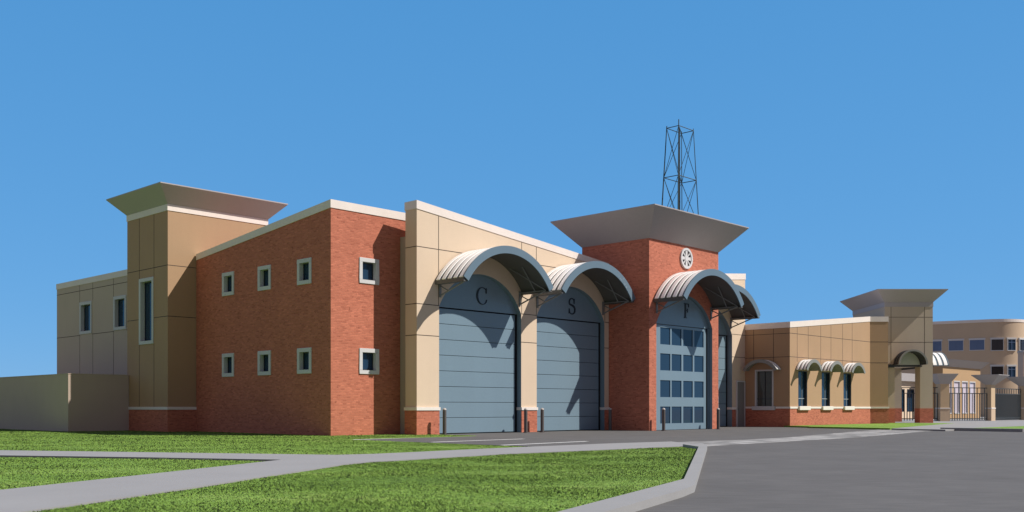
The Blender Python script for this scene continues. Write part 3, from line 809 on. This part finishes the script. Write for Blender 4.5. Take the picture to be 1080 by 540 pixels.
y0, y1, z0, z1 = -1.0, .40, 1.30, 3.78
fm = MB(); fm.box(OU - .03, OU + .25, y0, y0 + .1, z0, z1); fm.box(OU - .03, OU + .25, y1 - .1, y1, z0, z1); fm.box(OU - .03, OU + .25, y0 + .1, y1 - .1, z1 - .1, z1)
wd = fm.build("window", 'surround', ST)
p = MB(); p.box(OU + .15, OU + .18, y0 + .1, y1 - .1, z0, z1 - .1); p.build("pane", 'glassgrey', wd)
p = MB(); p.box(OU + .1, OU + .148, y0 + .1, y1 - .1, 1.78, 1.82); p.box(OU + .1, OU + .147, -.32, -.29, z0, z1 - .1); p.build("window_bar", 'frame', wd)
p = MB(); p.box(OU - .2, OU + .15, y0 - .15, y1 + .15, 1.03, 1.298); p.build("sill", 'surround', wd, bevel=.015)
canopy(ST, (OU, -.3, 0), R(-90), 1.25, .66, 3.74, .6, th=.06, fas=.22, ribs=3, name="awning", brackets=False, side_drop=False, soff='awning', fasm='awning', seam=.5)

# the wing is drawn at a larger scale; bring it to its real size beside the bays
OF = 0.9235
oc = Vector((-25.12, -34.52, 1.2))
for o in set(bpy.data.objects) - before_office:
    if o.parent == ST:
        o.location = oc * (1 - OF) + Vector(o.location) * OF; o.scale = (OF, OF, OF)

# office end wall turned square to the gate (own frame so the brick courses run true)
ex, ey = f2w(48.03, OV)
ret = MB(); Lr = 28.45 - ex
ret.prism([(0, 0), (Lr, 0), (29.45 - ex, 78.9 - ey), (29.0 - ex, 84.0 - ey), (-5, 6)], 'z', 1.14, 7.7)
ret.prism([(0.01, -.03), (Lr + .03, -.03), (29.45 - ex, 78.9 - ey), (29.0 - ex, 84.0 - ey), (-5, 6)], 'z', -.3, 1.14, 1)
ro = ret.build("office_end_wall", ['tan', 'brick'], ST)
inv = Matrix.Translation(A0) @ Matrix.Rotation(ANG, 4, 'Z')
ro.matrix_parent_inverse = inv.inverted(); ro.location = (ex * OF, ey * OF, 1.2 * (1 - OF)); ro.scale = (OF, OF, OF)
c = MB(); c.prism([(0.01, -.03), (Lr + .03, -.03), (29.45 - ex, 78.8 - ey), (29.0 - ex, 84.0 - ey), (-5, 6)], 'z', 7.7, 8.09); c.build("coping", 'coping', ro)
c = MB(); c.prism([(0.02, -.07), (Lr + .07, -.07), (Lr + .07, .3), (0.02, .3)], 'z', 1.14, 1.27); c.build("band_course", 'white', ro)
joints(ro, 'panel_joint', [('h', 'x', 0, Lr, 0, 6.175), ('h', 'x', 0, Lr, 0, 4.595)])

# ------------------------------------------------------------------ gate tower (square to the view of the street)
GT = empty("gate_tower", (29.41, 78.5, 0))
tag(GT, "beige portal tower with flared grey roof and small barrel canopy at the gate", "tower")
W, D = 3.8, 7.3
b = MB()
b.box(0, .79, 0, .8, 1.14, 4.55); b.box(W - 1.0, W, 0, 1.0, 1.14, 4.55); b.box(W - 1.0, W, D - 1.0, D, 1.14, 4.55); b.box(0, .3, .8, D, 1.14, 4.55)
b.box(0, W, 0, D, 4.55, 9.16)
gl = b.build("tower_wall", 'greige', GT)
b = MB(); e = .025
b.box(-e, .79 + e, -e, .8, -.1, 1.14); b.box(W - 1.0 - e, W + e, -e, 1.0 + e, -.1, 1.14); b.box(W - 1.0 - e, W + e, D - 1.0 - e, D + e, -.1, 1.14); b.box(-e, .3 + e, .8, D, -.1, 1.14)
b.build("brick_plinth", 'brick', GT)
b = MB(); b.box(-.03, W + .03, -.03, D + .03, 9.16, 9.52); b.build("frieze", 'hatlight', GT)
flared_roof("flared_roof", 0, W, 0, D, 9.52, 10.42, .85, GT, 'hat')
joints(gl, "panel_joint", [('h', 'x', 0, W, 0, 8.34), ('h', 'x', 0, W, 0, 6.36), ('v', 'x', .5, 0, 4.7, 9.16), ('v', 'x', W - .65, 0, 4.7, 9.16)])
b = MB(); b.box(.0, W - .9, -.12, -.002, 4.42, 4.54); b.box(.02, .7, -.16, -.121, 4.36, 4.60); b.box(W + .002, W + .1, .12, D, 4.40, 4.56); b.build("lintel_beam", 'frame', GT)
gc = canopy(GT, (1.76, -.01, 0), 0, 1.08, 1.1, 4.56, 1.2, th=.08, fas=.13, ribs=3, name="barrel_canopy", brackets=False, side_drop=False, soff='frame', fasm='awning', seam=.5, sheetmat='frame')  # near-black shell and sheets paint in the vault's shaded outer side
b = MB(); b.prism(arc(0, .98, 4.57, .98), 'y', -.08, -.02); b.build("tympanum", 'tymp', gc)
canopy(GT, (W + .01, 2.9, 0), R(90), 1.65, 1.05, 4.60, 1.75, th=.08, fas=.2, ribs=4, brackets=False, side_drop=False, soff='fascia', fasm='fascia', seam=.4)

# ------------------------------------------------------------------ gate piers and fence
def pier(loc, rz, wx, wy, h, label, cap=.55):
    o = empty("gate_pier", (*loc, 0), rz); tag(o, label, "gate pier", "flared cap piers of the railing")
    b = MB(); b.box(-wx / 2, wx / 2, -wy / 2, wy / 2, 1.16, h); b.build("shaft", 'wallp', o)
    b = MB(); b.box(-wx / 2 - .02, wx / 2 + .02, -wy / 2 - .02, wy / 2 + .02, -.1, 1.1); b.build("plinth", 'brown', o)
    b = MB(); b.box(-wx / 2 - .05, wx / 2 + .05, -wy / 2 - .05, wy / 2 + .05, 1.1, 1.2); b.build("band_course", 'white', o)
    flared_roof("flared_cap", -wx / 2, wx / 2, -wy / 2, wy / 2, h, h + .85, cap, o, 'hat')
M['wallp'] = surf("warm_pier_stucco", (0.52, 0.38, 0.24), 0.85, 0.06, 0.5, 30)
P1 = (38.35, 88.6); P2 = (43.9, 91.3); P3 = (50.1, 97.4)
pier(P1, 0, .8, 1.0, 3.3, "beige pier nearest the gate tower, square to the street")
pier(P2, ANG, 1.05, .5, 3.3, "middle pier with a sunlit edge, between the pale windows and grey railing", .95)
pier(P3, ANG, 1.05, .5, 3.3, "farthest pier at the right edge of the picture, beside the dark block", .95)
def railing(a, b_, label, step=.26, base_col='fence'):
    a = Vector((*a, 0)); c = Vector((*b_, 0)); L = (c - a).length; ang = math.atan2(c.y - a.y, c.x - a.x)
    o = empty("fence_panel", a, ang); tag(o, label, "fence", "dark steel railings between the piers")
    r = MB()
    for z in (.18, 2.45, 2.95): r.box(0, L, -.03, .03, z, z + .07)
    r.build("rail", 'fence', o)
    q = MB(); n = max(2, int(L / step))
    for i in range(n + 1):
        x = i * L / n; q.box(x - .034, x + .034, -.022, .022, .05, 3.02 if i % 3 == 0 else 2.45)
    q.build("bars", 'fence', o)
railing((32.6, 88.9), (37.9, 88.6), "dark railing seen through the portal of the gate tower", .24)
railing((38.8, 88.7), (43.4, 90.9), "dark railing with pale windows showing behind it", .3)
railing((44.35, 91.8), (49.6, 97.0), "close barred grey railing between the two sunlit piers", .2)
railing((50.6, 97.9), (56, 103.6), "last grey railing running out of the picture on the right", .2)

# ------------------------------------------------------------------ low ochre building behind the railing
LB = empty("low_building", (42.1, 97.2, 0), ANG); tag(LB, "low ochre building with sloping grey fascia behind the gate railing", "building")
b = MB(); hol = [(x, x + 1.7, .6, 3.9) for x in (.7, 2.9, 5.1, 7.3)]
wall_x(b, 0, 10.5, 0, .4, -.1, 5.25, [(h[0], h[1], h[2], h[3]) for h in hol]); b.box(0, 10.5, .4, 1.6, -.1, 5.25)
b.build("wall", 'ochre', LB)
b = MB(); b.hexa([(-.05, -.05, 5.25), (10.55, -.05, 5.25), (10.55, 1.65, 5.25), (-.05, 1.65, 5.25), (-.6, -.75, 5.95), (11.1, -.75, 5.95), (11.1, 2.2, 5.95), (-.6, 2.2, 5.95)]); b.build("roof_fascia", 'hat', LB)
for h in hol:
    f = MB(); f.box(h[0], h[0] + .08, -.02, .2, h[2], h[3]); f.box(h[1] - .08, h[1], -.02, .2, h[2], h[3]); f.box(h[0] + .08, h[1] - .08, -.02, .2, h[3] - .1, h[3]); f.box(h[0], h[1], -.05, .2, h[2] - .0, h[2] + .08)
    wd = f.build("window", 'surround', LB)
    p = MB(); p.box(h[0] + .08, h[1] - .08, .12, .15, h[2] + .08, h[3] - .1); p.build("pane", 'glasspale', wd)

PV = empty("garden_pavilion", (36.4, 94.5, 0), ANG); tag(PV, "small cream pavilion with grey fascia glimpsed through the gate tower portal", "building")
b = MB(); wall_x(b, 0, 7, 0, .3, -.1, 3.75, [(.5, 2.2, .8, 3.0), (2.8, 4.5, .8, 3.0)]); b.box(0, 7, .3, 3, -.1, 3.75); b.build("wall", 'cream', PV)
b = MB(); b.box(-.4, 7.4, -.4, 3.2, 3.75, 4.5); b.build("roof_fascia", 'hat', PV)
for x in (.5, 2.8):
    b = MB(); b.box(x, x + .1, -.02, .15, .8, 3.0); b.box(x + 1.6, x + 1.7, -.02, .15, .8, 3.0); b.box(x + .1, x + 1.6, -.02, .15, 2.9, 3.0); wd = b.build("window", 'frame', PV)
    b = MB(); b.box(x + .1, x + 1.6, .1, .13, .8, 2.9); b.build("pane", 'glass', wd)

# ------------------------------------------------------------------ round brown building
RB = empty("round_building", (57.2, 120.0, 0)); tag(RB, "two storey brown building with a rounded corner beyond the fence", "building")
dx, dy = -.848, .530; nx, ny = -.530, -.848; RR = 4.0
cx, cy = -nx * RR, -ny * RR
a0 = math.atan2(ny, nx)
pts = [(dx * 14, dy * 14)]
for i in range(25):
    a = a0 + math.pi * .75 * i / 24; pts.append((cx + RR * math.cos(a), cy + RR * math.sin(a)))
pts += [(cx + 6, cy + 14), (dx * 14 + 9, dy * 14 + 14)]
def offset(ps, d):
    out = [(ps[0][0] + nx * d, ps[0][1] + ny * d)]
    out += [(cx + (p[0] - cx) * (RR + d) / RR, cy + (p[1] - cy) * (RR + d) / RR) for p in ps[1:26]]
    return out + ps[26:]
b = MB(); b.prism(pts, 'z', -.1, 11.5); b.build("wall", 'brown', RB, smooth=True)
b = MB(); b.prism(offset(pts, .06), 'z', 11.5, 11.85); b.build("coping", 'coping', RB)
def rb_win(px_a, width, z0, z1, mat, flat=True, s=0.0, ang=0.0):
    if flat: o_ = (dx * s, dy * s); nn = (nx, ny)
    else: nn = (math.cos(ang), math.sin(ang)); o_ = (cx + RR * nn[0], cy + RR * nn[1])
    t = (-nn[1], nn[0])
    rz = math.atan2(t[1], t[0])
    f = MB(); h = width / 2
    e0 = .12 if not flat else .07
    f.box(-h - .12, h + .12, -e0, .3, z1, z1 + .22)
    f.box(-h - .06, h + .06, -e0, .3, z0 - .08, z0)
    f.box(-h - .05, -h, -e0 + .02, .3, z0, z1); f.box(h, h + .05, -e0 + .02, .3, z0, z1)
    wd = f.build("window", 'surround', RB, (o_[0], o_[1], 0)); wd.rotation_euler = (0, 0, rz)
    p = MB(); p.box(-h, h, -.02 if flat else -.05, .25, z0, z1); p.build("pane", mat, wd)
    q = MB(); q.box(-.035, .035, -.05 if flat else -.09, .0, z0, z1); q.box(-h, h, -.049 if flat else -.089, .0, z1 - .4, z1 - .33); q.build("window_bar", 'glassdim' if mat == 'glassdim' else 'glassblue', wd)
# facing wall: t points along -(dx,dy), so s runs to the left
for s_, mm in ((1.0, 'glassblue'), (3.35, 'glassblue'), (5.8, 'glassblue')):
    rb_win(0, 1.6, 8.2, 9.4, mm, True, s_)
for aa, wdt, mm in ((a0 + .30, 1.3, 'glassdim'), (a0 + .72, 1.0, 'glass'), (a0 + 1.13, 1.0, 'glassdim')):
    rb_win(0, wdt, 8.1, 9.4, mm, False, 0, aa)
for aa, wdt, mm in ((a0 + .30, 1.3, 'glassdim'), (a0 + .72, 1.0, 'glass')):
    rb_win(0, wdt, 4.9, 6.15, mm, False, 0, aa)
SB = empty("side_block", (53.95, 105, 0)); tag(SB, "plain dark taupe block cut by the right edge of the picture", "building")
b = MB(); b.box(0, 7, 0, 1.1, -.1, 7.05); b.build("wall", 'wall', SB)
b = MB(); b.box(-.04, 7.04, -.04, 1.14, 7.05, 7.25); b.build("coping", 'hat', SB)

for o in bpy.data.objects:
    if o.name.split('.')[0] in ("gate_tower", "gate_pier", "fence_panel"):
        o.location = Vector((o.location.x * FS, o.location.y * FS, FZ)); o.scale = (FS, FS, FS)

# ------------------------------------------------------------------ boundary wall on the left
BW = empty("boundary_wall", f2w(-4.62, 15.4) + (0,), ANG); tag(BW, "low plain taupe boundary wall on the left, turning a corner at the stair tower", "wall")
b = MB(); b.box(0, 3.1, 0, .3, -.1, 2.86); b.box(0, .3, .3, 40, -.1, 2.86); b.build("masonry", 'wall', BW)
b = MB(); b.box(-.015, 3.1, -.015, .315, 2.86, 2.90); b.box(-.015, .315, .315, 40, 2.86, 2.90); b.build("cap", 'wall', BW)

# ------------------------------------------------------------------ bollards
def bollard_mesh(kind):
    b = MB(); seg = 14
    if kind == 'post':
        b.rod((0, 0, -.05), (0, 0, 1.10), .085, seg); b.rod((0, 0, 0), (0, 0, .03), .13, seg)
    else:
        for i in range(3):
            t0, t1 = i * .52, (i + 1) * .52
            b.rod((0, 0, 1.10 + .085 * math.sin(t0)), (0, 0, 1.10 + .085 * math.sin(t1)), .088 * math.cos(t0), seg, 0, max(.005, .088 * math.cos(t1)))
    return b
pm = bollard_mesh('post').build("post", 'bollard', smooth=True); cm = bollard_mesh('cap').build("domed_cap", 'bollardcap', smooth=True)
spots = [((4.53, -2.15), "steel bollard at the left jamb of the C door"),
         ((9.79, -2.15), "steel bollard in front of the brick plinth between the C and S doors"),
         ((10.97, -2.15), "steel bollard at the left jamb of the S door"),
         ((16.32, -2.15), "shaded bollard where the S bay meets the tower side"),
         ((17.50, -4.72), "steel bollard at the left jamb of the glazed F door"),
         ((22.72, -4.72), "dark bollard against the right brick jamb of the F door")]
for i, ((u, v), lab) in enumerate(spots):
    o = empty("bollard", (*f2w(u, v), 0)); tag(o, lab, "bollard", "bollards guarding the bay doors")
    for src in (pm, cm):
        c = src if i == 0 else src.copy()
        if i: COL.objects.link(c)
        c.parent = o

# ------------------------------------------------------------------ lattice mast on the tower roof
MA = empty("lattice_mast", (*f2w(21.05, -3.2), 11.36), ANG); tag(MA, "dark steel lattice antenna mast rising from the brick tower roof", "antenna mast")
su, sv, HT = 2.1, 1.15, 5.55
def mp(i, z):
    t = z / HT; c0 = (su / 2, sv / 2); k_ = 1.0 - .3 * t
    q = ((0, 0), (su, 0), (su, sv), (0, sv))[i]
    return Vector((c0[0] + (q[0] - c0[0]) * k_, c0[1] + (q[1] - c0[1]) * k_, z))
for i in range(4):
    b = MB(); b.rod(mp(i, -.05), mp(i, HT + (.35 if i == 0 else .12)), .042 if i in (0, 3) else .028, 6, 0, .028 if i in (0, 3) else .02); b.build("mast_leg", 'mast', MA)
b = MB(); lv = [0.1, 2.75, HT]
for z0, z1 in zip(lv, lv[1:]):
    for i in range(4):
        j = (i + 1) % 4
        b.rod(mp(i, z0), mp(j, z1), .016, 5); b.rod(mp(j, z0), mp(i, z1), .016, 5)
b.build("cross_bracing", 'mast', MA)
b = MB()
for z in lv[1:]:
    for i in range(4): b.rod(mp(i, z), mp((i + 1) % 4, z), .024, 5)
b.rod(mp(0, HT), mp(2, HT), .02, 5); b.build("ring_bars", 'mast', MA)
b = MB(); m0 = (mp(0, 0) + mp(2, 0)) / 2; b.rod(m0 + Vector((-.35, -.2, 0)), m0 + Vector((-.35, -.2, 2.9)), .04, 8); b.rod(m0 + Vector((-.35, -.2, 2.9)), m0 + Vector((-.35, -.2, HT)), .03, 6); b.build("antenna_pole", 'mast', MA)

for nm in ('door_jamb', 'brick_plinth', 'band_course', 'lintel_beam', 'window_bar', 'rail', 'ring_bars'): separate_pieces(nm)

# ------------------------------------------------------------------ grass blades on the lawns
rng = np.random.default_rng(11)
def inside(px, py, poly):
    r = np.zeros(len(px), bool); n = len(poly); j = n - 1
    for i in range(n):
        xi, yi = poly[i]; xj, yj = poly[j]
        c = ((yi > py) != (yj > py)) & (px < (xj - xi) * (py - yi) / (yj - yi + 1e-12) + xi)
        r ^= c; j = i
    return r
def scatter(poly, x0, x1, y0, y1, n, z):
    px = rng.uniform(x0, x1, n); t = rng.uniform(0, 1, n); py = y0 * (y1 / y0) ** t      # denser near the viewer
    ok = inside(px, py, poly)
    return np.stack([px[ok], py[ok], np.full(ok.sum(), z)], 1)
pts = np.concatenate([scatter(lawn_front, -8, 6, 9.5, 30.5, 420000, .02), scatter(lawn_mid, -22, -4, 9.5, 28, 300000, 0.0), scatter(lawn_back, -32, 5, 23, 62, 420000, .012)])
N = len(pts)
# patchy growth
ph = np.sin(pts[:, 0] * 1.7 + 2 * np.sin(pts[:, 1] * .9)) + np.sin(pts[:, 1] * 2.3 + 1.5 * np.sin(pts[:, 0] * 1.1 + 1)) + rng.normal(0, .6, N)
hh = np.clip(.014 + .004 * ph + rng.normal(0, .004, N), .006, .04)
far = np.clip(pts[:, 1] / 15, 1, 3)
ww = rng.uniform(.005, .010, N) * far
an = rng.uniform(0, 2 * np.pi, N); la = rng.uniform(0, 2 * np.pi, N); lean = rng.uniform(.5, 1.8, N) * hh
bx = np.cos(an) * ww; by = np.sin(an) * ww
V = np.empty((N, 3, 3), np.float32)
V[:, 0] = pts + np.stack([-bx, -by, np.zeros(N) - .004], 1)
V[:, 1] = pts + np.stack([bx, by, np.zeros(N) - .004], 1)
V[:, 2] = pts + np.stack([np.cos(la) * lean, np.sin(la) * lean, hh], 1)
me = bpy.data.meshes.new("grass")
me.vertices.add(N * 3); me.vertices.foreach_set("co", V.reshape(-1))
me.loops.add(N * 3); me.loops.foreach_set("vertex_index", np.arange(N * 3, dtype=np.int32))
me.polygons.add(N); me.polygons.foreach_set("loop_start", np.arange(0, N * 3, 3, dtype=np.int32))
me.update(); me.materials.append(M['blade'])
go = bpy.data.objects.new("grass", me); COL.objects.link(go)
go['kind'] = 'stuff'; go['label'] = "short mown green grass growing on the lawns"; go['category'] = "grass"
